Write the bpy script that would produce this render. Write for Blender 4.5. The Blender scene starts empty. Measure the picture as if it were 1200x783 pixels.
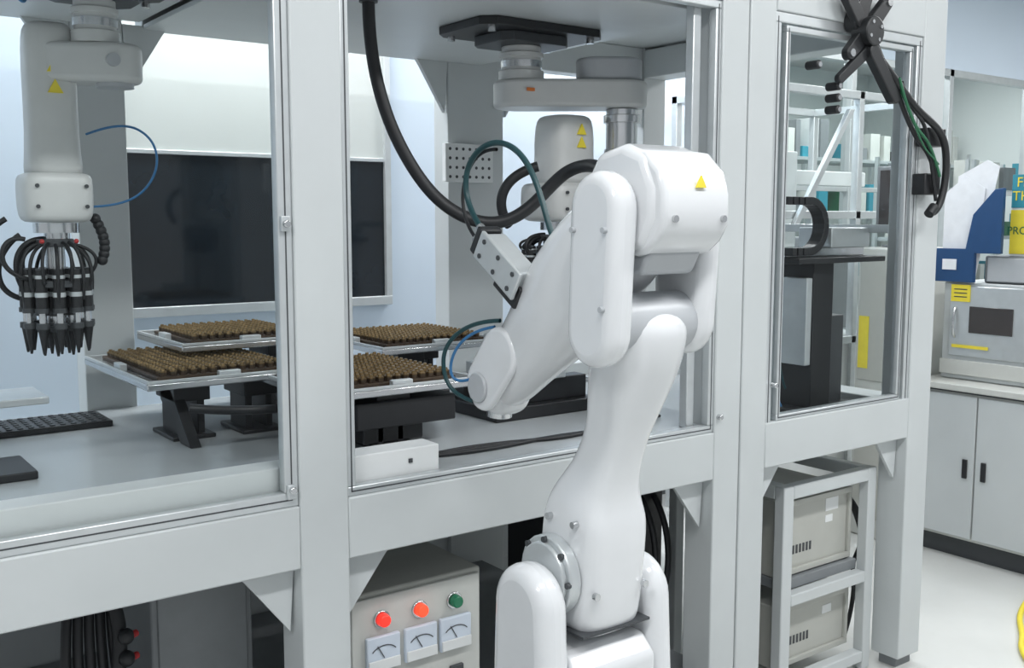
import bpy, bmesh, math, random
from mathutils import Vector, Matrix
random.seed(4)
S=bpy.context.scene
S.view_settings.view_transform='Standard'

# ------------------------------------------------------------ materials
def mat(name,col,rough=.5,metal=0.0,noise=.04,scale=20,coat=0.0,emit=None,es=1.0,bump=0.0):
    m=bpy.data.materials.new(name);m.use_nodes=True
    nt=m.node_tree;b=nt.nodes['Principled BSDF']
    tc=nt.nodes.new('ShaderNodeTexCoord');n=nt.nodes.new('ShaderNodeTexNoise')
    n.inputs['Scale'].default_value=scale;n.inputs['Detail'].default_value=4
    nt.links.new(tc.outputs['Object'],n.inputs['Vector'])
    r=nt.nodes.new('ShaderNodeValToRGB');nt.links.new(n.outputs['Fac'],r.inputs['Fac'])
    r.color_ramp.elements[0].position=.3;r.color_ramp.elements[1].position=.7
    r.color_ramp.elements[0].color=tuple(max(0,c*(1-noise)) for c in col)+(1,)
    r.color_ramp.elements[1].color=tuple(min(1,c*(1+noise)) for c in col)+(1,)
    nt.links.new(r.outputs['Color'],b.inputs['Base Color'])
    b.inputs['Roughness'].default_value=rough;b.inputs['Metallic'].default_value=metal
    b.inputs['Coat Weight'].default_value=coat
    if emit:
        b.inputs['Emission Color'].default_value=tuple(emit)+(1,);b.inputs['Emission Strength'].default_value=es
    return m
def glassmat(name,tint,blend=.15):
    m=bpy.data.materials.new(name);m.use_nodes=True;nt=m.node_tree;nt.nodes.clear()
    o=nt.nodes.new('ShaderNodeOutputMaterial');mx=nt.nodes.new('ShaderNodeMixShader')
    t=nt.nodes.new('ShaderNodeBsdfTransparent');t.inputs[0].default_value=tuple(tint)+(1,)
    g=nt.nodes.new('ShaderNodeBsdfGlossy');g.inputs['Roughness'].default_value=.02
    f=nt.nodes.new('ShaderNodeLayerWeight');f.inputs['Blend'].default_value=blend
    nt.links.new(f.outputs['Fresnel'],mx.inputs[0]);nt.links.new(t.outputs[0],mx.inputs[1]);nt.links.new(g.outputs[0],mx.inputs[2])
    nt.links.new(mx.outputs[0],o.inputs[0]);return m
M=dict(
 frame=mat('painted_frame_grey',(.545,.575,.58),.38,noise=.02,scale=6),
 robot=mat('robot_white_gloss',(.71,.725,.74),.2,noise=.01,coat=.6),
 robotg=mat('robot_grey',(.44,.46,.48),.35,noise=.02),
 scara=mat('scara_white',(.60,.61,.60),.35,noise=.02),
 alu=mat('aluminium_profile',(.60,.63,.64),.35,.55,noise=.04),
 steel=mat('polished_steel',(.62,.63,.64),.22,.95,noise=.05),
 black=mat('black_anodised',(.016,.017,.019),.42),
 rubber=mat('black_rubber',(.012,.013,.015),.5,noise=.1),
 dark=mat('dark_grey_metal',(.05,.055,.06),.45),
 midg=mat('mid_grey_metal',(.20,.215,.225),.5),
 deck=mat('deck_grey_laminate',(.46,.49,.505),.22,noise=.03,scale=3),
 white=mat('white_plastic',(.74,.76,.76),.4,noise=.01),
 beige=mat('beige_cabinet_paint',(.45,.455,.42),.45,noise=.02),
 beigel=mat('pale_beige',(.57,.58,.55),.4,noise=.02),
 wall=mat('wall_pale_blue',(.62,.71,.81),.6,noise=.015,scale=2),
 wallw=mat('wall_white_green',(.72,.76,.75),.6,noise=.015,scale=2),
 ceil=mat('ceiling_white',(.75,.76,.76),.8),
 floor=mat('floor_epoxy_white',(.64,.65,.63),.22,noise=.05,scale=3),
 blk_glass=mat('dark_window_glass',(.008,.013,.018),.07,noise=.3,scale=2),
 frost=mat('frosted_window_sheet',(.60,.63,.61),.3,noise=.03,scale=2),
 brass=mat('brass_plug',(.21,.145,.07),.35,.75,noise=.3,scale=60),
 brassd=mat('brass_dark',(.06,.04,.025),.5,.4,noise=.3,scale=60),
 teal=mat('teal_cable',(.006,.045,.052),.4),
 bluec=mat('blue_cable',(.03,.15,.33),.4),
 green=mat('green_cable',(.02,.13,.06),.4),
 yellow=mat('yellow_label',(.80,.66,.05),.5),
 orange=mat('orange_label',(.75,.22,.05),.5),
 red=mat('red_plastic',(.4,.03,.03),.4),
 blue=mat('blue_plastic_file',(.012,.06,.17),.45),
 paper=mat('paper_white',(.78,.80,.83),.7),
 tealsign=mat('teal_sign',(.03,.25,.33),.5),
 redlamp=mat('red_lamp_lit',(.8,.05,.03),.3,emit=(1,.03,.02),es=.8),
 orlamp=mat('orange_red_lamp_lit',(.8,.08,.03),.3,emit=(1,.06,.02),es=.95),
 grlamp=mat('green_lamp',(.01,.15,.07),.25,emit=(.0,.5,.25),es=.04),
 gauge=mat('gauge_face',(.62,.69,.78),.3),
 screen=mat('screen_dark',(.05,.045,.045),.15),
 lamp=mat('fluorescent_tube',(1,1,1),.5,emit=(1,1,1),es=4.0),
 glass=glassmat('clear_panel_glass',(.96,.985,.98),.17),
 glass2=glassmat('partition_glass',(.88,.93,.93),.17),
)
# ------------------------------------------------------------ group builder
ALL=[]
class G:
    def __init__(s,name):
        s.name=name;s.parts=[];ALL.append(s)
    def _obj(s,part,bm,m,bev=0,sub=0,seg=2,ang=35):
        me=bpy.data.meshes.new(part)
        bmesh.ops.recalc_face_normals(bm,faces=bm.faces[:])
        bm.to_mesh(me);bm.free()
        for p in me.polygons:p.use_smooth=True
        if not sub: me.set_sharp_from_angle(angle=math.radians(ang))
        me.materials.append(M[m])
        ob=bpy.data.objects.new(part,me);S.collection.objects.link(ob)
        if bev:
            b=ob.modifiers.new('bevel','BEVEL');b.width=bev;b.segments=seg;b.limit_method='ANGLE';b.angle_limit=math.radians(40)
        if sub:
            b=ob.modifiers.new('sub','SUBSURF');b.levels=sub;b.render_levels=sub
        s.parts.append(ob);return ob
    def box(s,part,x0,x1,y0,y1,z0,z1,m,bev=.003,seg=2):
        return s.boxes(part,[(x0,x1,y0,y1,z0,z1)],m,bev,seg)
    def boxes(s,part,L,m,bev=.003,seg=2):
        bm=bmesh.new()
        for x0,x1,y0,y1,z0,z1 in L:
            bmesh.ops.create_cube(bm,size=1,matrix=Matrix.Translation(((x0+x1)/2,(y0+y1)/2,(z0+z1)/2))@Matrix.Diagonal((abs(x1-x0),abs(y1-y0),abs(z1-z0),1)))
        return s._obj(part,bm,m,bev,seg=seg)
    def pane(s,part,x0,x1,y,z0,z1,m):
        bm=bmesh.new();bm.faces.new([bm.verts.new(c) for c in ((x0,y,z0),(x1,y,z0),(x1,y,z1),(x0,y,z1))])
        return s._obj(part,bm,m)
    def obox(s,part,c,dims,rot,m,bev=.003):
        bm=bmesh.new()
        bmesh.ops.create_cube(bm,size=1,matrix=Matrix.Translation(c)@rot.to_4x4()@Matrix.Diagonal((*dims,1)))
        return s._obj(part,bm,m,bev)
    def cyls(s,part,L,m,bev=0,n=24):
        bm=bmesh.new()
        for e in L:
            p0,p1,r=Vector(e[0]),Vector(e[1]),e[2];r2=e[3] if len(e)>3 else r
            d=p1-p0
            bmesh.ops.create_cone(bm,cap_ends=True,segments=n,radius1=r,radius2=max(r2,1e-4),depth=d.length,
              matrix=Matrix.Translation((p0+p1)/2)@d.to_track_quat('Z','Y').to_matrix().to_4x4())
        return s._obj(part,bm,m,bev)
    def cyl(s,part,p0,p1,r,m,r2=None,bev=0,n=32):
        return s.cyls(part,[(p0,p1,r,r if r2 is None else r2)],m,bev,n)
    def tube(s,part,pts,r,m):
        c=bpy.data.curves.new(part,'CURVE');c.dimensions='3D';c.bevel_depth=r;c.bevel_resolution=3;c.resolution_u=8
        sp=c.splines.new('NURBS');sp.points.add(len(pts)-1)
        for i,p in enumerate(pts):sp.points[i].co=(*p,1)
        sp.order_u=min(4,len(pts));sp.use_endpoint_u=True
        c.materials.append(M[m])
        ob=bpy.data.objects.new(part,c);S.collection.objects.link(ob)
        dg=bpy.context.evaluated_depsgraph_get();me=bpy.data.meshes.new_from_object(ob.evaluated_get(dg))
        bpy.data.objects.remove(ob);
        for p in me.polygons:p.use_smooth=True
        ob=bpy.data.objects.new(part,me);S.collection.objects.link(ob)
        if not me.materials: me.materials.append(M[m])
        s.parts.append(ob);return ob
    def prism(s,part,pts,axis,a0,a1,m,bev=.003,seg=3):
        bm=bmesh.new();f=[]
        for a in (a0,a1):
            vs=[]
            for p,q in pts:
                co={'X':(a,p,q),'Y':(p,a,q),'Z':(p,q,a)}[axis];vs.append(bm.verts.new(co))
            f.append(vs);bm.faces.new(vs)
        n=len(pts)
        for i in range(n):
            bm.faces.new((f[0][i],f[0][(i+1)%n],f[1][(i+1)%n],f[1][i]))
        return s._obj(part,bm,m,bev,seg=seg)
    def loft(s,part,secs,m,n=20,sub=1,dome=(True,True),xc=0):
        P=[Vector((e[5] if len(e)>5 else xc,e[0],e[1])) for e in secs];K=len(P)
        T=[(P[min(i+1,K-1)]-P[max(i-1,0)]).normalized() for i in range(K)]
        R=[(P[i],T[i],secs[i][2],secs[i][3],secs[i][4]) for i in range(K)]
        if dome[0]:
            p,t,a,b,e=R[0];k=min(a,b)
            R=[(p-t*k*.62,t,a*.35,b*.35,e),(p-t*k*.5,t,a*.7,b*.7,e),(p-t*k*.25,t,a*.93,b*.93,e)]+R
        if dome[1]:
            p,t,a,b,e=R[-1];k=min(a,b)
            R=R+[(p+t*k*.25,t,a*.93,b*.93,e),(p+t*k*.5,t,a*.7,b*.7,e),(p+t*k*.62,t,a*.35,b*.35,e)]
        bm=bmesh.new();rings=[]
        for p,t,a,b,e in R:
            nx=Vector((1,0,0));nn=t.cross(nx).normalized();ring=[]
            for i in range(n):
                w=2*math.pi*i/n;c,sn=math.cos(w),math.sin(w)
                ring.append(bm.verts.new(p+nx*(a*math.copysign(abs(c)**(2/e),c))+nn*(b*math.copysign(abs(sn)**(2/e),sn))))
            rings.append(ring)
        for r0,r1 in zip(rings,rings[1:]):
            for i in range(n): bm.faces.new((r0[i],r0[(i+1)%n],r1[(i+1)%n],r1[i]))
        bm.faces.new(rings[0]);bm.faces.new(rings[-1])
        return s._obj(part,bm,m,sub=sub)
    def vloft(s,part,secs,m,n=24,sub=1):
        bm=bmesh.new();rings=[]
        for x,y,z,a,b,e in secs:
            ring=[]
            for i in range(n):
                w=2*math.pi*i/n;c,sn=math.cos(w),math.sin(w)
                ring.append(bm.verts.new((x+a*math.copysign(abs(c)**(2/e),c),y+b*math.copysign(abs(sn)**(2/e),sn),z)))
            rings.append(ring)
        for r0,r1 in zip(rings,rings[1:]):
            for i in range(n): bm.faces.new((r0[i],r0[(i+1)%n],r1[(i+1)%n],r1[i]))
        bm.faces.new(rings[0]);bm.faces.new(rings[-1])
        return s._obj(part,bm,m,sub=sub)
    def balls(s,part,L,m):
        bm=bmesh.new()
        for p,r in L: bmesh.ops.create_uvsphere(bm,u_segments=12,v_segments=8,radius=r,matrix=Matrix.Translation(p))
        return s._obj(part,bm,m,ang=80)
    def text(s,part,body,loc,size,rot,m):
        c=bpy.data.curves.new(part,'FONT');c.body=body;c.size=size;c.extrude=.0005;c.align_x='CENTER'
        ob=bpy.data.objects.new(part,c);S.collection.objects.link(ob)
        dg=bpy.context.evaluated_depsgraph_get();me=bpy.data.meshes.new_from_object(ob.evaluated_get(dg));bpy.data.objects.remove(ob)
        me.transform(Matrix.Translation(loc)@rot.to_4x4())
        me.materials.clear();me.materials.append(M[m])
        ob=bpy.data.objects.new(part,me);S.collection.objects.link(ob);s.parts.append(ob)
    def done(s):
        lo=Vector((1e9,)*3);hi=-lo
        for o in s.parts:
            for v in o.data.vertices:
                for k in range(3):
                    lo[k]=min(lo[k],v.co[k]);hi[k]=max(hi[k],v.co[k])
        c=Vector(((lo.x+hi.x)/2,(lo.y+hi.y)/2,lo.z))
        if len(s.parts)==1:
            o=s.parts[0];o.data.transform(Matrix.Translation(-c));o.location=c;o.name=s.name;return
        e=bpy.data.objects.new(s.name,None);S.collection.objects.link(e);e.location=c;e.empty_display_size=.1
        for o in s.parts:
            o.data.transform(Matrix.Translation(-c));o.parent=e
def capsule(y0,z0,r0,y1,z1,r1,n=14):
    d=Vector((y1-y0,z1-z0));L=d.length;an=math.atan2(d.y,d.x);k=math.acos((r0-r1)/L)
    pts=[]
    for i in range(n+1):
        w=an+k+(2*math.pi-2*k)*i/n;pts.append((y0+r0*math.cos(w),z0+r0*math.sin(w)))
    for i in range(n+1):
        w=an-k+2*k*i/n;pts.append((y1+r1*math.cos(w),z1+r1*math.sin(w)))
    return pts
RX=lambda a:Matrix.Rotation(a,3,'X')

# ------------------------------------------------------------ room shell
g=G('floor');g.box('floor_slab',-4,11,-2,9,-.05,0,'floor',0)
g=G('ceiling');g.box('ceiling_slab',-4,11,-2,9,3.3,3.35,'ceil',0)
g=G('wall_back');g.boxes('wall_panel',[(-4,4.7,4.2,4.3,0,3.3),(4.7,11,4.2,4.3,2.67,3.3),(4.7,11,4.22,4.28,0,.95)],'wall',0)
g=G('wall_far');g.box('wall_panel',-4,11,7.6,7.7,0,3.3,'wallw',0)
g=G('wall_right');g.box('wall_panel',10.9,11,-2,7.6,0,3.3,'wallw',0)
g=G('window_1')
g.box('dark_pane',1.13,2.34,4.185,4.2,1.245,1.86,'blk_glass',0)
g.box('frosted_pane',1.16,2.34,4.185,4.2,1.875,2.46,'frost',0)
g.boxes('window_frame',[(1.10,2.37,4.165,4.2,1.205,1.245),(1.10,2.37,4.175,4.2,1.858,1.875),(1.10,2.37,4.165,4.2,2.46,2.50),(1.10,1.13,4.165,4.2,1.245,2.46),(2.34,2.37,4.165,4.2,1.245,2.46)],'alu',.002)
g=G('window_2')
L=[(4.7,11,4.2,4.27,.95,1.0),(4.7,11,4.2,4.27,2.62,2.67),(4.7,11,4.21,4.26,1.78,1.81)]
x=4.7
while x<11: L.append((x,x+.05,4.2,4.27,0,2.67));x+=1.15
g.boxes('partition_frame',L,'alu',.002)
g.pane('partition_glass',4.7,11,4.238,1.0,2.62,'glass2')
g=G('baseboard_back');g.box('skirting',-4,11,4.185,4.2,0,.1,'midg',0)
def rack(name,x0,n,wd,y0,y1,zs,lim,seed,zmax):
    random.seed(seed)
    g=G(name);L=[];B={'midg':[],'beigel':[],'tealsign':[],'green':[],'dark':[],'white':[]}
    for k in range(n):
        x=x0+k*(wd+.12)
        for z in zs: L.append((x,x+wd,y0,y1,z-.03,z))
        for xx in (x-.03,x+wd):
            L.append((xx,xx+.03,y0,y0+.03,0,zmax));L.append((xx,xx+.03,y1-.03,y1,0,zmax))
        for z in zs:
            xx=x+.03
            while xx<x+wd-.2:
                w=random.uniform(.05,.2);h=random.uniform(.08,lim)
                B[random.choice(('midg','beigel','beigel','white','tealsign','dark','green'))].append((xx,xx+w,y0+.05,y1-.08,z,z+h));xx+=w+random.uniform(.02,.08)
    g.boxes('rack_shelves',L,'alu',0)
    for m,l in B.items():
        if l: g.boxes('stored_items_'+m,l,m,.002)
rack('storage_rack',5.3,5,1.0,6.2,6.7,(.33,1.03,1.63,2.18),.38,4,2.3)
rack('storage_rack',7.4,3,.85,4.75,5.05,(.4,.95,1.45,1.85),.28,9,2.1)
def lightpanel(x,y,e=28):
    g=G('ceiling_light');g.box('light_housing',x-.62,x+.62,y-.16,y+.16,3.25,3.3,'white',.004)
    g.box('light_diffuser',x-.58,x+.58,y-.12,y+.12,3.242,3.25,'lamp',0)
    l=bpy.data.lights.new('panel_light','AREA');l.shape='RECTANGLE';l.size=1.16;l.size_y=.24;l.energy=e;l.color=(.985,.992,1)
    o=bpy.data.objects.new('panel_light',l);S.collection.objects.link(o);o.location=(x,y,3.23)
for x,y in [(-1,.3),(1.0,.3),(3.0,.3),(5.2,.3),(-.6,3.8),(1.6,3.85),(3.8,3.6),(5.6,2.2),(8,2.2),(5.6,5.6),(7.4,5.6),(9.2,5.6),(3.5,5.6)]:
    lightpanel(x,y,35)

# ------------------------------------------------------------ machine frame
g=G('machine_enclosure_frame')
zt=2.34
front=[(-.28,-.165),(.904,1.02),(2.195,2.303),(2.309,2.42),(3.17,3.30)]
L=[(a,b,2.0,2.11,.04,zt) for a,b in front]
back=[(-.28,-.165),(.80,.955),(2.15,2.41),(3.17,3.30)]
L+=[(a,b,3.34,3.44,.04,zt) for a,b in back]
g.boxes('posts',L,'frame',.004)
L=[];xs=[(-1.2,-.28)]+[(front[i][1],front[i+1][0]) for i in range(4)]
for a,b in xs:
    if b-a<.05: continue
    for y0,y1 in ((2.0,2.1),(3.35,3.43)):
        L.append((a,b,y0,y1,.845,.985));L.append((a,b,y0,y1,2.2,zt))
        if b<3 or y0>3: L.append((a,b,y0+.01,y1-.01,.12,.2))
for a,b in ((-.28,-.165),(.91,1.01),(2.31,2.41),(3.17,3.30)):
    L+= [(a,b,2.11,3.34,.86,.97),(a,b,2.11,3.34,2.21,zt-.01)]
g.boxes('rails',L,'frame',.004)
g.box('roof_plate',-.28,3.3,2.0,3.44,zt,zt+.02,'frame',.002)
g.boxes('inner_top_plate',[(-.165,.904,2.11,3.34,2.19,2.205),(1.02,2.3,2.11,3.34,2.19,2.205)],'frame',.002)
g.boxes('levelling_feet',[(a+.02,b-.02,y,y+.07,0,.04) for a,b in front for y in (2.02,3.36)],'midg',.003)
def gus(x,sx,z,sz,y0=2.02,y1=2.03,w=.11,h=.13,part='gusset'):
    g.prism(part,[(x,z),(x+sx*w,z),(x+sx*w*.85,z+sz*h*.15),(x+sx*.012,z+sz*h)],'Y',y0,y1,'frame',.001)
for x,sx in ((.904,-1),(1.02,1),(2.195,-1),(2.42,1),(3.17,-1)):
    gus(x,sx,.845,-1,2.04,2.052,.13,.15)
for x,sx in ((.955,1),(2.15,-1),(2.41,1),(3.17,-1),(.80,-1)):
    gus(x,sx,2.2,-1,3.34,3.36,.14,.2)
def sash(x0,x1,z0,z1,pane,w=.028,nm='panel_sash'):
    y0,y1=2.006,2.034
    g.boxes(nm,[(x0,x1,y0,y1,z0,z0+w),(x0,x1,y0,y1,z1-w,z1),(x0,x0+w,y0,y1,z0+w,z1-w),(x1-w,x1,y0,y1,z0+w,z1-w)],'alu',.003)
    v=w*.45
    g.boxes(nm+'_groove',[(x0+w*.5,x1-w*.5,y0-.0008,y0,z0+v,z0+v+.003),(x0+w*.5-.0015,x0+w*.5+.0015,y0-.0008,y0,z0+v,z1-v),(x1-w*.5-.0015,x1-w*.5+.0015,y0-.0008,y0,z0+v,z1-v)],'dark',0)
    if pane: g.pane('clear_panel',x0+w,x1-w,2.02,z0+w,z1-w,'glass')
sash(-.165,.904,.985,2.2,True,.032)
sash(1.02,2.195,.985,2.2,False,.022)
g.boxes('inner_guard_rail',[(2.12,2.15,2.04,2.07,1.0,2.2)],'alu',.003)
sash(2.42,3.17,.95,2.2,True,.03)
sash(2.475,3.12,.985,2.165,False,.018,'inner_sash')
g.cyls('latch_knobs',[((x,1.985,z),(x,2.006,z),.008) for x,z in ((.885,1.025),(.885,1.59),(.2,1.0),(2.21,1.03),(2.45,1.1))],'steel',.002)
g.boxes('latch_bodies',[(x-.010,x+.010,1.995,2.006,z-.016,z+.016) for x,z in ((.885,1.59),(.885,1.02))],'alu',.002)
g.boxes('side_guard_profiles',[(3.19,3.22,3.0,3.03,.97,2.2),(3.19,3.22,2.11,3.34,1.55,1.58)],'alu',.002)

g=G('machine_deck')
g.boxes('deck_plate',[(-.165,2.303,2.04,3.34,.972,1.0)],'deck',.002)
g.box('deck_plate_side',2.42,3.28,2.045,3.34,.90,.93,'deck',.002)
g=G('deck_edge_block');g.boxes('white_bar',[(-.1,1.285,2.045,2.12,1.001,1.065)],'white',.003)
g.boxes('bar_screws',[(1.2,1.21,2.042,2.046,1.03,1.04)],'dark',0)
g=G('machine_lower_shelf');g.boxes('lower_shelf',[(-.165,2.3,2.03,3.34,.2,.215)],'midg',.002)
g=G('machine_rear_panel');g.boxes('lower_back_panel',[(-.165,3.17,3.36,3.37,.2,.845)],'frame',0)

# ------------------------------------------------------------ trays of brass plugs
def tray(x0,x1,y0,y1,z,stands):
    g=G('brass_plug_tray')
    g.box('tray_plate',x0,x1,y0,y1,z-.018,z,'steel',.003)
    g.boxes('tray_rims',[(x0,x1,y0,y0+.008,z,z+.008),(x0,x1,y1-.008,y1,z,z+.008),(x0,x0+.008,y0+.008,y1-.008,z,z+.008),(x1-.008,x1,y0+.008,y1-.008,z,z+.008)],'alu',.001)
    mx,my=.06,.065
    nx=int((x1-x0-2*mx)/.025);ny=int((y1-y0-2*my)/.025);A=[];B=[]
    g.box('plug_holder',x0+mx-.02,x1-mx+.02,y0+my-.02,y1-my+.02,z+.0005,z+.010,'brassd',.002)
    g.boxes('tray_clamps',[(x0+.01,x0+.03,(y0+y1)/2-.03,(y0+y1)/2+.03,z,z+.02),((x0+x1)/2-.03,(x0+x1)/2+.03,y0+.01,y0+.03,z,z+.018)],'alu',.002)
    for i in range(nx+1):
        for j in range(ny+1):
            x=x0+mx+(x1-x0-2*mx)*i/nx;y=y0+my+(y1-y0-2*my)*j/ny
            A.append(((x,y,z+.010),(x,y,z+.022),.0105));B.append(((x,y,z+.022),(x,y,z+.030),.007,.005))
    g.cyls('plug_bodies',A,'brassd',n=8);g.cyls('plug_heads',B,'brass',n=8);g.cyls('plug_shoulders',[((a[0][0],a[0][1],z+.020),(a[0][0],a[0][1],z+.0235),.0108) for a in A],'brass',n=8)
    for (sx,sy) in stands:
        g.boxes('stand',[(sx-.05,sx+.05,sy-.08,sy+.08,z-.075,z-.019),(sx-.04,sx-.02,sy-.06,sy+.06,1.0,z-.07),(sx+.02,sx+.04,sy-.06,sy+.06,1.0,z-.07),(sx-.06,sx+.06,sy-.09,sy+.09,1.0,1.012)],'black',.003)
    return g
t=tray(.775,1.22,2.62,3.24,1.18,[(.93,2.82),(1.12,2.80)])
t.prism('slanted_bracket',[(2.62,1.001),(2.70,1.001),(2.86,1.10),(2.86,1.15),(2.78,1.15)],'X',.88,.91,'black',.002)
t.tube('conveyor_rail',[(.86,2.56,1.12),(1.0,2.50,1.10),(1.2,2.50,1.09),(1.35,2.85,1.07)],.012,'black')
tray(.95,1.37,2.87,3.30,1.24,[(1.3,3.05)])
t=tray(1.10,1.55,2.27,2.80,1.168,[(1.32,2.40),(1.22,2.6)])
t.boxes('drive_unit',[(1.20,1.50,2.30,2.50,1.06,1.13),(1.38,1.56,2.42,2.66,1.08,1.12),(1.24,1.42,2.34,2.46,1.012,1.06)],'black',.004)
tray(1.56,2.02,2.81,3.28,1.19,[(1.7,2.95),(1.85,3.1)])

g=G('linear_feed_unit')
g.boxes('feed_base',[(1.72,2.12,2.42,2.72,1.001,1.04),(1.74,2.1,2.46,2.52,1.04,1.11),(1.74,2.1,2.62,2.68,1.04,1.11)],'black',.003)
g.boxes('feed_carriage',[(1.80,2.0,2.44,2.70,1.11,1.15),(1.84,1.94,2.5,2.66,1.15,1.24)],'alu',.003)
g.cyls('feed_rods',[((1.7,y,1.085),(2.14,y,1.085),.009) for y in (2.49,2.65)],'steel')
g=G('perforated_plate')
g.box('plate',2.12,2.34,3.31,3.335,1.74,1.885,'white',.002)
g.cyls('plate_holes',[((2.14+.03*i,3.309,1.76+.035*j),(2.14+.03*i,3.3105,1.76+.035*j),.006) for i in range(7) for j in range(4)],'dark',n=12)

g=G('black_calibration_pad')
g.box('pad',.48,.80,3.05,3.24,1.001,1.018,'black',.002)
g.cyls('pad_studs',[((.5+.028*i,3.07+.03*j,1.018),(.5+.028*i,3.07+.03*j,1.021),.008) for i in range(11) for j in range(6)],'dark',n=10)
g=G('raised_fixture_plate')
g.box('top_plate',.1,.60,2.9,3.10,1.11,1.13,'alu',.003);g.boxes('legs',[(.15,.2,2.93,2.98,1.001,1.11),(.38,.42,2.96,3.0,1.001,1.11)],'dark',.002)
g=G('fixture_base_block')
g.box('base',.1,.49,2.52,2.72,1.001,1.02,'black',.003);g.boxes('upright',[(.33,.39,2.6,2.66,1.02,1.10)],'alu',.003)

# ------------------------------------------------------------ SCARA robots
def scara(bx,by,jx,jy,tx,ty,k,big,kb):
    g=G('ceiling_scara_robot')
    def octo(cx,cy,hx,hy,c):return [(cx-hx,cy-hy+c),(cx-hx+c,cy-hy),(cx+hx-c,cy-hy),(cx+hx,cy-hy+c),(cx+hx,cy+hy-c),(cx+hx-c,cy+hy),(cx-hx+c,cy+hy),(cx-hx,cy+hy-c)]
    g.prism('mount_plate',octo(bx,by,.235*k,.15*k,.04),'Z',2.165,2.189,'black',.003)
    g.prism('mount_flange',octo(bx,by,.13*k,.10*k,.03),'Z',2.135,2.165,'dark',.003)
    g.cyls('mount_bolts',[((bx+sx*.19*k,by+sy*.11*k,2.15),(bx+sx*.19*k,by+sy*.11*k,2.165),.012) for sx in(-1,1) for sy in (-1,1)],'steel')
    g.cyls('base_column',[((bx,by,2.03),(bx,by,2.135),.062*k,.062*k),((bx,by,2.03),(bx,by,2.06),.072*k,.072*k),((bx,by,2.10),(bx,by,2.115),.07*k,.07*k)],'scara',.002,n=32)
    g.cyls('base_ring',[((bx,by,2.07),(bx,by,2.09),.066*k)],'steel')
    if big:
        g.prism('arm_link',capsule(bx,by,.088*k,jx,jy,.078*k),'Z',1.945,2.03,'scara',.012,4)
        g.prism('arm_link_cover',capsule((bx*.25+jx*.75),(by*.25+jy*.75),.066*k,jx,jy,.062*k),'Z',2.031,2.10,'robotg',.01,3)
        g.cyls('joint_column',[((jx,jy,1.70),(jx,jy,1.944),.05*k,.05*k),((jx,jy,1.90),(jx,jy,1.925),.058*k,.058*k),((jx,jy,1.80),(jx,jy,1.82),.055*k,.055*k)],'steel',.002)
        g.prism('forearm_link',capsule(jx,jy,.065*k,tx,ty,.065*k),'Z',1.64,1.70,'scara',.012,4)
    else:
        g.prism('arm_link',capsule(tx,ty,.060,jx,jy,.066),'Z',1.935,2.03,'scara',.015,4)
        g.cyls('arm_cap',[((jx,jy,1.925),(jx,jy,1.935),.045)],'robotg')
        g.cyls('arm_side_cap',[((jx-.02,jy-.072,1.985),(jx-.02,jy-.05,1.985),.016)],'robotg')
    s=.075*kb;T=1.925 if big else 2.08
    g.vloft('tool_body',[(tx,ty,T,s*.5,s*.5,3),(tx,ty,T-.005,s*.78,s*.78,3),(tx,ty,T-.03,s*.88,s*.88,3),(tx,ty,T-.1,s*.92,s*.92,3),(tx,ty,1.80,s*.88,s*.88,3),(tx,ty,1.72,s*1.0,s*1.0,3),(tx,ty,1.70,s*1.0,s*1.0,3)],'scara',sub=1)
    g.vloft('tool_housing',[(tx,ty,1.715,s*.9,s*.9,4),(tx,ty,1.71,s*1.2,s*1.2,4),(tx,ty,1.69,s*1.25,s*1.25,4),(tx,ty,1.62,s*1.25,s*1.25,4),(tx,ty,1.595,s*1.15,s*1.15,4),(tx,ty,1.59,s*.9,s*.9,4)],'scara')
    g.cyls('housing_bolts',[((tx+dx*s*1.2,ty-s*1.27,z),(tx+dx*s*1.2,ty-s*1.2,z),.005) for dx in (-.7,.7) for z in (1.63,1.68)],'dark',n=10)
    for z in ((1.86,1.82) if big else (1.955,1.905)):
        g.prism('warning_label',[(tx-.018,z),(tx+.018,z),(tx,z+.033)],'Y',ty-s*.955,ty-s*.90,'yellow',0)
    g.cyls('tool_flange',[((tx,ty,1.565),(tx,ty,1.59),s*.8),((tx,ty,1.55),(tx,ty,1.565),s*.45)],'steel')
    return g
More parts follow.
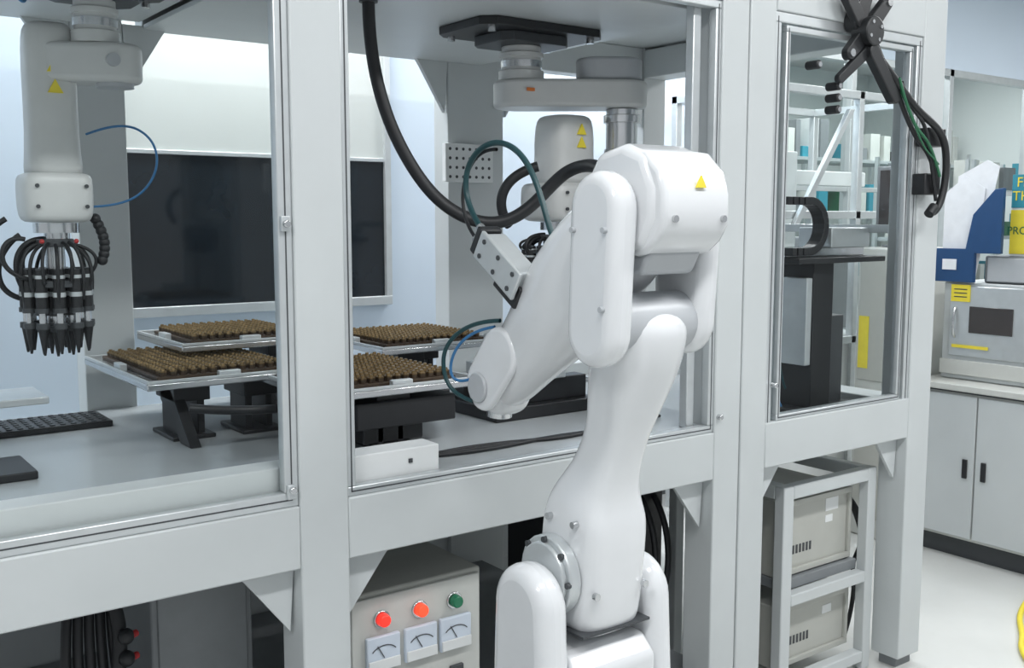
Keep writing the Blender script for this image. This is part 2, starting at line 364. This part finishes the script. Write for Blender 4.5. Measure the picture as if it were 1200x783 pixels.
def gripper(g,x,y,zt,zb,R,n=9):
    random.seed(11)
    H=zt-zb
    g.cyls('hub_plates',[((x,y,zt-.02),(x,y,zt),R*.55),((x,y,zt-H*.42),(x,y,zt-H*.36),R*.95)],'dark',.002)
    g.cyls('hub_column',[((x,y,zt-H*.7),(x,y,zt-.02),R*.28)],'steel')
    A=[];B=[];C=[];D=[];E=[]
    for ring,(rr,nn,dz) in enumerate(((.88,n,0),(.42,5,-.01))):
        for i in range(nn):
            w=2*math.pi*(i+.5*ring)/nn;px,py=x+R*rr*math.cos(w),y+R*rr*math.sin(w)
            A.append(((px,py,zt-H*.60+dz),(px,py,zt-H*.26),R*.17));B.append(((px,py,zt-H*.80+dz),(px,py,zt-H*.60+dz),R*.10))
            C.append(((px,py,zb+dz),(px,py,zt-H*.76+dz),.003,R*.16));D.append(((px,py,zt-H*.78+dz),(px,py,zt-H*.73+dz),R*.19));D.append(((px,py,zt-H*.64+dz),(px,py,zt-H*.60+dz),R*.20))
            E.append(((px,py,zt-H*.50),(px,py,zt-H*.46),R*.185));E.append(((px,py,zt-H*.34),(px,py,zt-H*.31),R*.185))
    g.cyls('nozzle_bodies',A,'black',n=14);g.cyls('nozzle_rods',B,'steel',n=10);g.cyls('nozzle_tips',C,'black',n=12);g.cyls('nozzle_rings',D,'dark',n=14);g.cyls('nozzle_bands',E,'alu',n=14)
    for i in range(n+6):
        w=2*math.pi*(i+.3)/(n+6);px,py=x+R*math.cos(w),y+R*math.sin(w);q=random.uniform(.6,1.35)
        g.tube('air_hose',[(x+R*.3*math.cos(w),y+R*.3*math.sin(w),zt-.01),(x+R*q*math.cos(w),y+R*q*math.sin(w),zt-random.uniform(-.01,.03)),(px+R*.25*math.cos(w),py+R*.2*math.sin(w),zt-H*.22),(px,py,zt-H*random.uniform(.3,.6))],.0045,'rubber')
    g.tube('loose_hose',[(x-R*.3,y,zt),(x-R*1.2,y,zt-.0),(x-R*1.3,y,zt-H*.3),(x-R*.8,y,zt-H*.5)],.007,'rubber')
    return g
s=scara(.71,2.71,.748,2.695,.61,2.77,.80,False,.90)
s.tube('blue_air_line',[(.68,2.72,1.81),(.73,2.62,1.835),(.79,2.60,1.82),(.83,2.62,1.76),(.82,2.66,1.68),(.76,2.7,1.63),(.67,2.74,1.63)],.003,'bluec')
s.tube('cable_left',[(.50,2.80,1.60),(.42,2.8,1.55),(.40,2.8,1.45),(.46,2.8,1.42)],.007,'rubber')
s.tube('cable_drop',[(.5,2.6,2.19),(.5,2.62,2.1),(.56,2.66,2.05),(.55,2.7,2.19)],.004,'bluec')
gripper(s,.605,2.775,1.55,1.265,.083,11)
s.balls('corrugated_hose',[((.70+.02*math.sin(i*.35),2.75,1.60-.015*i),.014) for i in range(8)],'rubber')
s.tube('hose_a',[(.53,2.80,1.56),(.47,2.80,1.52),(.45,2.80,1.42),(.53,2.8,1.40)],.007,'rubber')
s.tube('hose_b',[(.53,2.74,1.55),(.49,2.74,1.56),(.46,2.74,1.50),(.50,2.74,1.46),(.54,2.74,1.45)],.006,'rubber')
s.balls('red_fittings',[((.56,2.70,1.545),.006),((.64,2.70,1.545),.006)],'red')
s=scara(1.975,2.64,2.235,2.455,2.085,2.56,1.0,True,1.25)
s.boxes('arm_sticker',[(1.93,1.985,2.546,2.552,1.99,2.0)],'orange',0)
gripper(s,2.05,2.58,1.55,1.41,.09,10)
s.tube('black_bundle',[(1.90,2.6,1.58),(1.84,2.6,1.64),(1.86,2.6,1.73),(1.95,2.52,1.76)],.016,'rubber')

g=G('overhead_black_hose')
g.tube('hose',[(1.30,2.39,2.15),(1.30,2.39,2.05),(1.32,2.375,1.90),(1.375,2.345,1.76),(1.44,2.30,1.645),(1.52,2.23,1.585),(1.60,2.18,1.59),(1.66,2.13,1.655),(1.70,2.08,1.73),(1.70,1.95,1.74),(1.60,1.80,1.70),(1.56,1.72,1.66)],.0165,'rubber')
g.cyl('hose_gland',(1.30,2.39,2.15),(1.30,2.39,2.19),.024,'dark')

# ------------------------------------------------------------ six axis robot
g=G('six_axis_robot_arm')
XC=1.35
g.loft('upper_arm',[(1.565,.80,.086,.088,4),(1.56,.88,.086,.09,4.5),(1.555,.95,.086,.090,5),(1.547,1.01,.085,.086,5),(1.538,1.045,.075,.075,4.4),(1.522,1.085,.060,.063,3.8),(1.505,1.13,.053,.058,3.4),(1.485,1.185,.053,.058,3.2),(1.468,1.24,.066,.065,3),(1.448,1.30,.082,.073,2.7),(1.43,1.35,.089,.080,2.4),(1.42,1.395,.089,.082,2.3)],'robot',xc=XC,sub=2)
g.prism('elbow_cover_a',capsule(1.405,1.395,.066,1.395,1.618,.068),'X',1.198,1.260,'robot',.024,5)
g.prism('elbow_cover_b',capsule(1.415,1.405,.068,1.41,1.62,.076),'X',1.434,1.485,'robot',.022,5)
g.cyls('elbow_joint_core',[((1.25,1.415,1.405),(1.44,1.415,1.405),.058)],'robotg',.003)
g.prism('head_housing',[(1.49,1.67),(1.455,1.722),(1.385,1.735),(1.33,1.715),(1.302,1.655),(1.302,1.60),(1.33,1.545),(1.40,1.532),(1.49,1.56)],'X',1.262,1.430,'robot',.018,4)
g.prism('head_front_cap',[(1.39,1.729),(1.335,1.72),(1.298,1.685),(1.284,1.645),(1.284,1.59),(1.303,1.56),(1.328,1.54),(1.365,1.530)],'X',1.270,1.440,'robot',.010,3)
g.prism('head_lower_cap',[(1.33,1.542),(1.42,1.53),(1.42,1.495),(1.355,1.498)],'X',1.285,1.420,'robotg',.01,3)
g.cyls('head_bolts',[((x,1.278,z),(x,1.290,z),.0065) for x in (1.295,1.418) for z in (1.60,)],'steel',n=12)
g.cyls('cover_bolts',[((1.19,y,z),(1.20,y,z),.0055) for y,z in ((1.355,1.58),(1.36,1.44),(1.44,1.58))],'robotg',n=12)
g.prism('warning_label',[(1.348,1.655),(1.372,1.655),(1.36,1.677)],'Y',1.2815,1.286,'yellow',0)
g.loft('forearm',[(1.44,1.60,.086,.09,3),(1.52,1.54,.088,.105,3),(1.60,1.47,.086,.112,2.8),(1.67,1.405,.079,.106,2.7),(1.73,1.35,.069,.092,2.6),(1.785,1.303,.061,.082,2.6),(1.83,1.265,.058,.077,2.6),(1.865,1.24,.056,.073,2.6)],'robot',xc=XC,sub=2)
g.prism('wrist_side_cover',capsule(1.80,1.305,.062,1.862,1.232,.060),'X',1.280,1.300,'robot',.01,4)
g.loft('wrist_housing',[(1.86,1.25,.058,.055,3),(1.872,1.215,.060,.060,3),(1.878,1.195,.056,.057,3)],'robot',xc=XC,sub=2)
g.cyls('wrist_side_cap',[((1.272,1.868,1.225),(1.281,1.868,1.225),.034)],'robotg',.003)
g.cyls('tool_flange',[((1.35,1.885,1.175),(1.35,1.888,1.150),.03)],'steel')
g.cyls('shoulder_ring',[((1.238,1.572,.885),(1.266,1.572,.885),.082),((1.228,1.572,.885),(1.24,1.572,.885),.070)],'alu',.004)
g.cyls('shoulder_ring_bolts',[((1.231,1.572+.075*math.cos(a*math.pi/4),.885+.075*math.sin(a*math.pi/4)),(1.24,1.572+.075*math.cos(a*math.pi/4),.885+.075*math.sin(a*math.pi/4)),.0065) for a in range(8)],'dark',n=10)
g.prism('shoulder_cover_a',capsule(1.565,.52,.10,1.565,.835,.086),'X',1.158,1.232,'robot',.03,5)
g.prism('shoulder_cover_b',capsule(1.56,.52,.10,1.56,.81,.084),'X',1.445,1.51,'robot',.03,5)
g.prism('shoulder_seam_plate',[(1.478,.775),(1.478,.78),(1.65,.78),(1.65,.775)],'X',1.26,1.44,'dark',0)
g.prism('base_block',[(1.46,.42),(1.67,.42),(1.67,.70),(1.62,.745),(1.50,.745),(1.46,.71)],'X',1.233,1.444,'robot',.012,3)
g.box('base_flange',1.18,1.49,1.44,1.70,.395,.425,'robot',.006)
g.box('pedestal',1.22,1.45,1.47,1.67,.02,.395,'frame',.004)
g.box('pedestal_foot',1.14,1.53,1.38,1.76,.0,.02,'frame',.003)
g.cyls('arm_bolts',[((x,y,z),(x,y-.010,z),.0075) for x,y,z in ((1.285,1.474,.86),(1.415,1.474,.86))],'steel',n=14)
g.cyls('arm_side_bolts',[((1.255,y,z),(1.268,y,z),.007) for y,z in ((1.51,1.0),(1.59,1.0))],'steel',n=14)
ang=math.atan2(.09,.14)
g.obox('camera_plate',(1.262,1.77,1.503),(.010,.165,.066),RX(ang),'alu',.003)
g.obox('camera_body',(1.294,1.775,1.503),(.052,.15,.060),RX(ang),'alu',.004)
g.obox('camera_lens_block',(1.298,1.755,1.455),(.05,.09,.05),RX(ang),'black',.004)
g.obox('camera_rear_cap',(1.29,1.853,1.553),(.056,.02,.064),RX(ang),'black',.004)
dv=Vector((0,math.cos(ang),math.sin(ang)));nv=Vector((0,-math.sin(ang),math.cos(ang)));c0=Vector((1.262,1.77,1.503))
g.cyls('plate_screws',[(c0+dv*a+nv*b+Vector((-.0075,0,0)),c0+dv*a+nv*b+Vector((-.005,0,0)),.0055) for a in (-.06,.0,.06) for b in (-.018,.018)],'dark',n=12)
e=c0+dv*.10+Vector((.025,0,0))
g.cyls('connectors',[(e+nv*b,e+nv*b+dv*.028,.010) for b in (-.018,.012)],'steel',n=14)
e2=e+dv*.028
g.tube('camera_cable',[e2+nv*.012,(1.3,1.93,1.62),(1.3,1.955,1.67),(1.3,1.935,1.73),(1.30,1.87,1.765),(1.3,1.79,1.765),(1.3,1.71,1.72),(1.3,1.655,1.62),(1.3,1.625,1.54),(1.33,1.60,1.50)],.0065,'teal')
g.tube('trigger_cable',[e2-nv*.018,(1.3,1.94,1.58),(1.3,1.97,1.64),(1.31,1.96,1.71),(1.31,1.90,1.755),(1.31,1.84,1.75)],.004,'rubber')
g.tube('wrist_cable_a',[(1.29,1.80,1.38),(1.27,1.87,1.375),(1.25,1.955,1.33),(1.25,1.98,1.26),(1.26,1.955,1.20),(1.28,1.89,1.19)],.005,'teal')
g.tube('wrist_cable_b',[(1.29,1.82,1.365),(1.27,1.90,1.35),(1.25,1.96,1.28),(1.26,1.95,1.22),(1.28,1.90,1.24)],.0035,'bluec')

g=G('deck_cables')
for k in range(3):
    g.tube('cable',[(1.30+.02*k,2.17,1.0065),(1.42,2.13+.03*k,1.0065),(1.6,2.14+.02*k,1.0065),(1.75,2.17-.03*k,1.0065),(1.95,2.13+.02*k,1.0065),(2.17,2.2,1.0065)],.005,'rubber')

# ------------------------------------------------------------ side module mechanism
g=G('linear_axis_stand')
g.boxes('column',[(2.89,3.0,2.20,2.34,.94,1.45)],'black',.003)
g.boxes('column_rear',[(3.0,3.12,2.24,2.36,.94,1.26)],'dark',.003)
g.boxes('base_plate',[(2.82,3.16,2.14,2.40,.931,.95)],'black',.003)
g.boxes('top_plate',[(2.76,3.24,2.16,2.36,1.45,1.47)],'black',.003)
g.boxes('rail',[(2.80,3.24,2.25,2.31,1.47,1.50)],'steel',.002)
g.boxes('carriage',[(2.98,3.2,2.2,2.34,1.50,1.57)],'alu',.004)
g.boxes('side_panel',[(2.855,2.885,2.2,2.3,1.1,1.4)],'alu',.003)
pts=[]
for i in range(15):
    a=-math.pi*.5+math.pi*i/14
    pts.append((2.86+.085*math.cos(a),2.22,1.575+.085*math.sin(a)))
L=pts+[(2.84-.03*i,2.22,1.66) for i in range(0,4)]+[(2.84-.03*i,2.22,1.49) for i in range(0,3)]
bm=bmesh.new()
for i,p in enumerate(L):
    w=-math.pi*.5+math.pi*i/14 if i<15 else math.pi/2
    bmesh.ops.create_cube(bm,size=1,matrix=Matrix.Translation(p)@Matrix.Rotation(-w,4,'Y')@Matrix.Diagonal((.026,.05,.022,1)))
g._obj('cable_carrier',bm,'black',.002)
g.tube('green_wire',[(2.75,2.3,1.40),(2.80,2.25,1.25),(2.76,2.25,1.12),(2.82,2.25,1.02)],.004,'teal')
g.tube('wire_loop',[(2.72,2.3,1.30),(2.79,2.25,1.2),(2.73,2.25,1.06),(2.8,2.25,.96)],.004,'bluec')

g=G('glass_test_enclosure')
X0,X1,Y0,Y1=4.0,5.2,3.25,4.0
L=[]
for x in (X0,(X0+X1)/2,X1-.04):
    for y in (Y0,Y1-.04): L.append((x,x+.04,y,y+.04,0,2.25))
for z in (.95,1.6,2.21):
    for y in (Y0,Y1-.04): L.append((X0,X1,y,y+.04,z,z+.04))
    for x in (X0,X1-.04): L.append((x,x+.04,Y0,Y1,z,z+.04))
g.boxes('profile_frame',L,'alu',.003)
g.boxes('lower_body',[(X0+.04,X1-.04,Y0+.02,Y1-.02,.05,.95)],'white',.003)
g.boxes('worktop_device',[(X0+.2,X0+.6,Y0+.2,Y0+.6,.99,1.35),(X0+.7,X0+.95,Y0+.25,Y0+.5,.99,1.5)],'midg',.01)
g.boxes('inner_gantry',[(X0+.1,X1-.1,Y0+.3,Y0+.36,1.78,1.86),(X0+.3,X0+.42,Y0+.24,Y0+.30,1.45,1.95)],'white',.006)
g.prism('diagonal_brace',[(X0+.05,1.55),(X0+.09,1.55),(X0+.52,2.15),(X0+.48,2.15)],'Y',Y0-.03,Y0-.005,'alu',.002)
g.pane('glass_front',X0+.04,X1-.04,Y0+.018,1.0,2.2,'glass')

# ------------------------------------------------------------ monitor arm at top right
g=G('black_monitor_bracket')
c=(2.79,2.17)
def arm2(p,q,w,y0,y1,nm='bracket_arm'):
    p=Vector(p);q=Vector(q);g.prism(nm,capsule(p.x,p.y,w,q.x,q.y,w*.8),'Y',y0,y1,'black',.003,2)
for d in ((-.10,.10),(.10,.10),(-.08,-.07),(.07,-.08)):
    arm2(c,(c[0]+d[0],c[1]+d[1]),.026,1.95,1.975)
g.cyls('hub',[((c[0],1.925,c[1]),(c[0],1.985,c[1]),.045)],'black',.004)
g.cyls('hub_screws',[((c[0]+.03*math.cos(a),1.922,c[1]+.03*math.sin(a)),(c[0]+.03*math.cos(a),1.926,c[1]+.03*math.sin(a)),.006) for a in (0.5,2.1,3.7,5.3)],'steel',n=10)
g.cyls('slot_rims',[((c[0]+d[0],1.945,c[1]+d[1]),(c[0]+d[0],1.951,c[1]+d[1]),.012) for d in ((-.10,.10),(.10,.10),(-.08,-.07),(.07,-.08))],'steel',n=16)
arm2((c[0]-.03,c[1]+.03),(2.85,2.42),.03,1.96,2.0,'mount_link')
arm2((2.80,2.11),(2.92,1.98),.024,1.93,1.96,'lower_link')
arm2((2.80,2.12),(2.66,2.02),.018,1.945,1.965,'knob_strut')
g.cyls('clamp_knobs',[((x,1.96,z),(x,2.006,z),.013) for x,z in ((2.57,2.055),(2.67,2.0),(2.67,1.965),(2.67,1.93))],'black',.003)
g.cyls('clamp_knob_rims',[((x,1.957,z),(x,1.961,z),.008) for x,z in ((2.57,2.055),(2.67,2.0),(2.67,1.965),(2.67,1.93))],'steel')
g.box('standoff',2.82,2.88,1.97,2.0,2.30,2.34,'black',.003)
g.tube('main_cable',[(2.86,1.95,2.09),(2.93,1.93,2.02),(3.02,1.93,1.95),(3.12,1.93,1.915),(3.20,1.93,1.87),(3.22,1.93,1.78),(3.21,1.93,1.68),(3.17,1.93,1.62),(3.14,1.93,1.62)],.012,'rubber')
g.tube('cable_b',[(2.90,1.94,2.05),(3.0,1.94,1.90),(3.08,1.94,1.84),(3.17,1.95,1.80),(3.20,1.95,1.70)],.008,'rubber')
g.tube('cable_c',[(2.95,1.935,2.03),(3.0,1.935,1.95),(3.07,1.93,1.93),(3.11,1.93,1.84),(3.15,1.94,1.76),(3.18,1.94,1.66)],.006,'rubber')
g.tube('green_wire',[(2.92,1.925,2.04),(2.97,1.92,1.93),(3.05,1.92,1.86),(3.10,1.92,1.85),(3.18,1.93,1.74)],.005,'green')
g.tube('green_wire_b',[(2.94,1.93,2.0),(3.0,1.92,1.91),(3.06,1.92,1.82),(3.12,1.92,1.80),(3.17,1.93,1.78)],.003,'green')
g.tube('white_wire',[(2.95,1.95,2.0),(3.05,1.95,1.97),(3.06,1.95,1.85),(3.15,1.96,1.82)],.004,'white')
g.boxes('cable_clips',[(3.14,3.24,1.95,2.0,1.84,1.90),(3.13,3.22,1.95,2.0,1.68,1.75)],'black',.004)
g.cyl('plug_end',(3.125,1.93,1.615),(3.155,1.93,1.64),.016,'rubber')

# ------------------------------------------------------------ control box & under-deck items
g=G('power_control_box')
g.box('cabinet_body',1.075,1.465,2.135,2.45,.216,.70,'beige',.006)
g.box('front_panel',1.085,1.455,2.125,2.135,.24,.688,'beigel',.003)
for x,m in ((1.165,'redlamp'),(1.272,'orlamp'),(1.375,'grlamp')):
    g.cyls('lamp_bezel',[((x,2.118,.632),(x,2.125,.632),.022)],'steel',.002)
    g.cyls('lamp_lens',[((x,2.10,.632),(x,2.118,.632),.015,.017)],m,.003)
for x in (1.165,1.272,1.375):
    g.box('gauge_case',x-.046,x+.046,2.112,2.125,.505,.592,'gauge',.003)
    g.boxes('gauge_lower_cover',[(x-.044,x+.044,2.107,2.112,.508,.535)],'white',.002)
    g.tube('gauge_scale',[(x-.032,2.111,.556),(x-.018,2.111,.573),(x+.018,2.111,.573),(x+.032,2.111,.556)],.0013,'dark')
    g.cyls('gauge_needle',[((x,2.110,.538),(x-.018,2.110,.57),.0012)],'dark',n=8)
g.boxes('panel_switches',[(1.15,1.19,2.115,2.125,.40,.46),(1.26,1.30,2.115,2.125,.40,.46),(1.36,1.40,2.115,2.125,.40,.46)],'dark',.003)
g=G('under_deck_drive_cabinet')
g.box('cabinet',.66,.90,2.28,2.75,.216,.78,'midg',.005)
g.boxes('cabinet_door',[(.675,.885,2.274,2.281,.23,.765)],'midg',.003)
g=G('under_deck_cable_bundle')
for k in range(5):
    x=.48+.022*k
    g.tube('cable',[(x+.03,2.35,.83),(x,2.28,.72),(x-.02+.01*k,2.25,.55),(x+.01,2.25,.35),(x,2.3,.232)],.011,'rubber')
g.tube('cable_big',[(.56,2.3,.82),(.60,2.24,.72),(.55,2.22,.6),(.58,2.22,.45),(.56,2.24,.24)],.016,'rubber')
g.cyls('red_connectors',[((.60,2.215,.70-.05*i),(.612,2.222,.70-.05*i),.008) for i in range(3)],'red')
g.balls('connector_shells',[((.588,2.215,.70-.05*i),.018) for i in range(3)],'rubber')
g=G('cable_duct');g.box('duct',-.16,.44,2.5,2.58,.66,.70,'white',.003)
g.box('duct_bracket',.3,.34,2.5,2.58,.216,.66,'white',.002)
g=G('black_servo_rack')
g.boxes('servo_case',[(2.0,2.14,2.35,2.75,.216,.75),(2.16,2.29,2.3,2.6,.216,.80)],'black',.005)
for k in range(5):
    g.tube('servo_cable',[(2.05+.05*k,2.34,.76),(2.0+.06*k,2.24,.70),(2.05+.05*k,2.2,.5),(1.98+.06*k,2.25,.35),(2.03+.05*k,2.28,.26)],.010,'rubber')
g=G('equipment_rack')
fx0,fx1=2.62,3.12
g.boxes('rack_frame',[(fx0,fx0+.05,2.08,2.12,.0,.735),(fx1-.045,fx1,2.08,2.12,.0,.735),(fx0+.05,fx1-.045,2.08,2.12,.69,.735),(fx0+.05,fx1-.045,2.08,2.12,.325,.365),(fx0+.05,fx1-.045,2.08,2.12,.03,.07),
   (fx0,fx0+.05,2.12,2.6,.69,.735),(fx1-.045,fx1,2.12,2.6,.69,.735),(fx0,fx0+.04,2.56,2.6,0,.69),(fx1-.04,fx1,2.56,2.6,0,.69)],'frame',.004)
g.boxes('controller_units',[(fx0+.055,fx1-.05,2.15,2.5,.40,.665),(fx0+.055,fx1-.05,2.15,2.5,.08,.30)],'beige',.005)
g.boxes('unit_front_bezels',[(fx0+.06,fx1-.055,2.138,2.15,z0,z1) for z0,z1 in ((.405,.425),(.64,.66),(.085,.105),(.275,.295))]+[(a,b,2.138,2.15,z0,z1) for a,b in ((fx0+.06,fx0+.075),(fx1-.07,fx1-.055)) for z0,z1 in ((.425,.64),(.105,.275))],'beige',.002)
g.boxes('unit_support_trays',[(fx0+.05,fx1-.045,2.12,2.54,.365,.40)],'midg',.002)
g.boxes('unit_vents',[(2.72+.018*i,2.73+.018*i,2.1485,2.1505,.47,.50) for i in range(8)]+[(2.72+.018*i,2.73+.018*i,2.1485,2.1505,.15,.18) for i in range(8)],'dark',0)
g.boxes('unit_labels',[(2.93,3.0,2.1485,2.1505,.59,.635),(2.93,2.97,2.1485,2.1505,.55,.575),(2.93,2.98,2.1485,2.1505,.22,.25)],'white',0)
for k in range(3):
    g.tube('rack_cable',[(3.13,2.2,.60),(3.145,2.15,.55-.03*k),(3.15,2.14,.42),(3.14,2.2,.35),(3.15,2.16,.25),(3.14,2.2,.08)],.008,'rubber')

# ------------------------------------------------------------ right background furniture
g=G('storage_cabinet')
g.box('cabinet_body',4.47,4.98,1.2,2.78,.10,.80,'beigel',.004)
g.box('plinth',4.52,4.96,1.25,2.75,0,.10,'dark',0)
g.box('worktop',4.44,5.0,1.18,2.80,.805,.835,'beigel',.004)
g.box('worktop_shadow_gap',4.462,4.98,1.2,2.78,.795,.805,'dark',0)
dy=[2.77,2.465,2.16,1.86,1.56,1.26]
g.boxes('doors',[(4.455,4.47,dy[i+1]+.004,dy[i]-.004,.115,.785) for i in range(5)],'frame',.003)
g.boxes('door_handles',[(4.447,4.456,y-.012,y+.012,.40,.49) for y in (2.51,2.42,1.90,1.82)],'black',.003)
g=G('bench_oven')
g.box('case',4.6,4.95,2.05,2.74,.837,1.30,'frame',.006)
g.box('door',4.588,4.6,2.30,2.70,.95,1.285,'alu',.004)
g.box('window',4.583,4.589,2.39,2.60,1.065,1.19,'screen',.002)
g.boxes('feet_trim',[(4.585,4.6,2.05,2.74,.86,.93)],'beigel',.002)
g.boxes('yellow_tag',[(4.584,4.588,2.60,2.695,1.21,1.29)],'yellow',0)
g.boxes('tag_print',[(4.5835,4.584,2.615,2.68,1.23+.018*i,1.235+.018*i) for i in range(3)],'dark',0)
g.boxes('label_strip',[(4.582,4.585,2.50,2.68,.99,1.005)],'yellow',0)
g.tube('handle',[(4.59,2.67,1.18),(4.56,2.67,1.17),(4.56,2.67,1.05),(4.59,2.67,1.04)],.007,'steel')
g=G('small_instrument_case')
g.box('case',4.625,4.9,2.2,2.56,1.301,1.43,'midg',.01);g.box('case_front',4.615,4.625,2.22,2.54,1.31,1.42,'robotg',.003)
g=G('blue_magazine_file')
g.prism('file_side',[(2.78,1.302),(2.585,1.302),(2.585,1.44),(2.46,1.44),(2.46,1.74),(2.50,1.735),(2.60,1.62),(2.63,1.46),(2.78,1.46)],'X',4.575,4.60,'blue',.003)
g.box('file_tag',4.571,4.5755,2.67,2.74,1.36,1.41,'paper',0)
g.prism('sheet_a',[(2.76,1.303),(2.60,1.303),(2.56,1.74),(2.66,1.80),(2.76,1.72)],'X',4.602,4.605,'paper',0)
g.prism('sheet_b',[(2.72,1.303),(2.597,1.303),(2.50,1.84),(2.56,1.87),(2.70,1.80)],'X',4.607,4.61,'paper',0)
g=G('instruction_sign')
RS=Matrix(((0,0,-1),(-1,0,0),(0,1,0)))
g.boxes('sign_board_upper',[(4.64,4.65,2.20,2.455,1.65,1.80)],'tealsign',.001)
g.boxes('sign_board_lower',[(4.64,4.65,2.20,2.455,1.44,1.64)],'yellow',.001)
g.boxes('sign_board_base',[(4.645,4.655,2.20,2.455,1.431,1.80)],'paper',.001)
g.text('sign_text_a','FIRST\nTHIRD',(4.638,2.36,1.745),.062,RS,'yellow')
g.text('sign_text_b','PRODUCT',(4.638,2.35,1.53),.05,RS,'green')
g=G('beige_equipment_tower')
g.box('tower_body',4.42,4.80,2.82,3.10,.0,1.46,'beigel',.01)
g.boxes('tower_panel',[(4.412,4.42,2.84,3.08,.8,1.40),(4.412,4.42,2.84,3.08,.1,.76)],'beige',.004)
g.boxes('orange_tag',[(4.408,4.412,2.86,2.93,1.28,1.33)],'orange',0)
g.boxes('yellow_tag',[(4.408,4.412,3.02,3.075,.86,1.12)],'yellow',0)
g=G('operator_monitor')
g.box('bezel',4.55,4.59,2.86,3.10,1.53,1.86,'midg',.006);g.box('screen',4.546,4.55,2.88,3.08,1.56,1.84,'screen',0)
g.boxes('stand',[(4.58,4.61,2.96,3.0,1.47,1.7),(4.52,4.66,2.92,3.04,1.461,1.472)],'midg',.003)
g=G('black_wall_display');g.box('display',3.50,3.62,3.80,3.84,1.92,2.22,'black',.004);g.box('display_pole',3.54,3.58,3.84,3.88,0,2.2,'dark',.003)
g=G('yellow_floor_cable')
g.tube('cable',[(4.36,2.10,.012),(4.15,2.05,.012),(3.95,1.98,.012),(3.8,1.86,.012),(3.6,1.80,.012),(3.4,1.5,.012)],.011,'yellow')

for q in ALL:q.done()

# ------------------------------------------------------------ world, camera
w=bpy.data.worlds.new('world');S.world=w;w.use_nodes=True
bg=w.node_tree.nodes['Background'];bg.inputs[0].default_value=(.90,.95,1.0,1);bg.inputs[1].default_value=.55
cd=bpy.data.cameras.new('camera');cam=bpy.data.objects.new('camera',cd);S.collection.objects.link(cam)
cd.sensor_width=36;cd.lens=36;cd.sensor_fit='HORIZONTAL';cd.clip_start=.05
th=math.atan(135/1200)
cam.location=(0,0,1.6)
cam.rotation_euler=Vector((.592*math.cos(th),.806*math.cos(th),-math.sin(th))).to_track_quat('-Z','Y').to_euler()
S.camera=cam
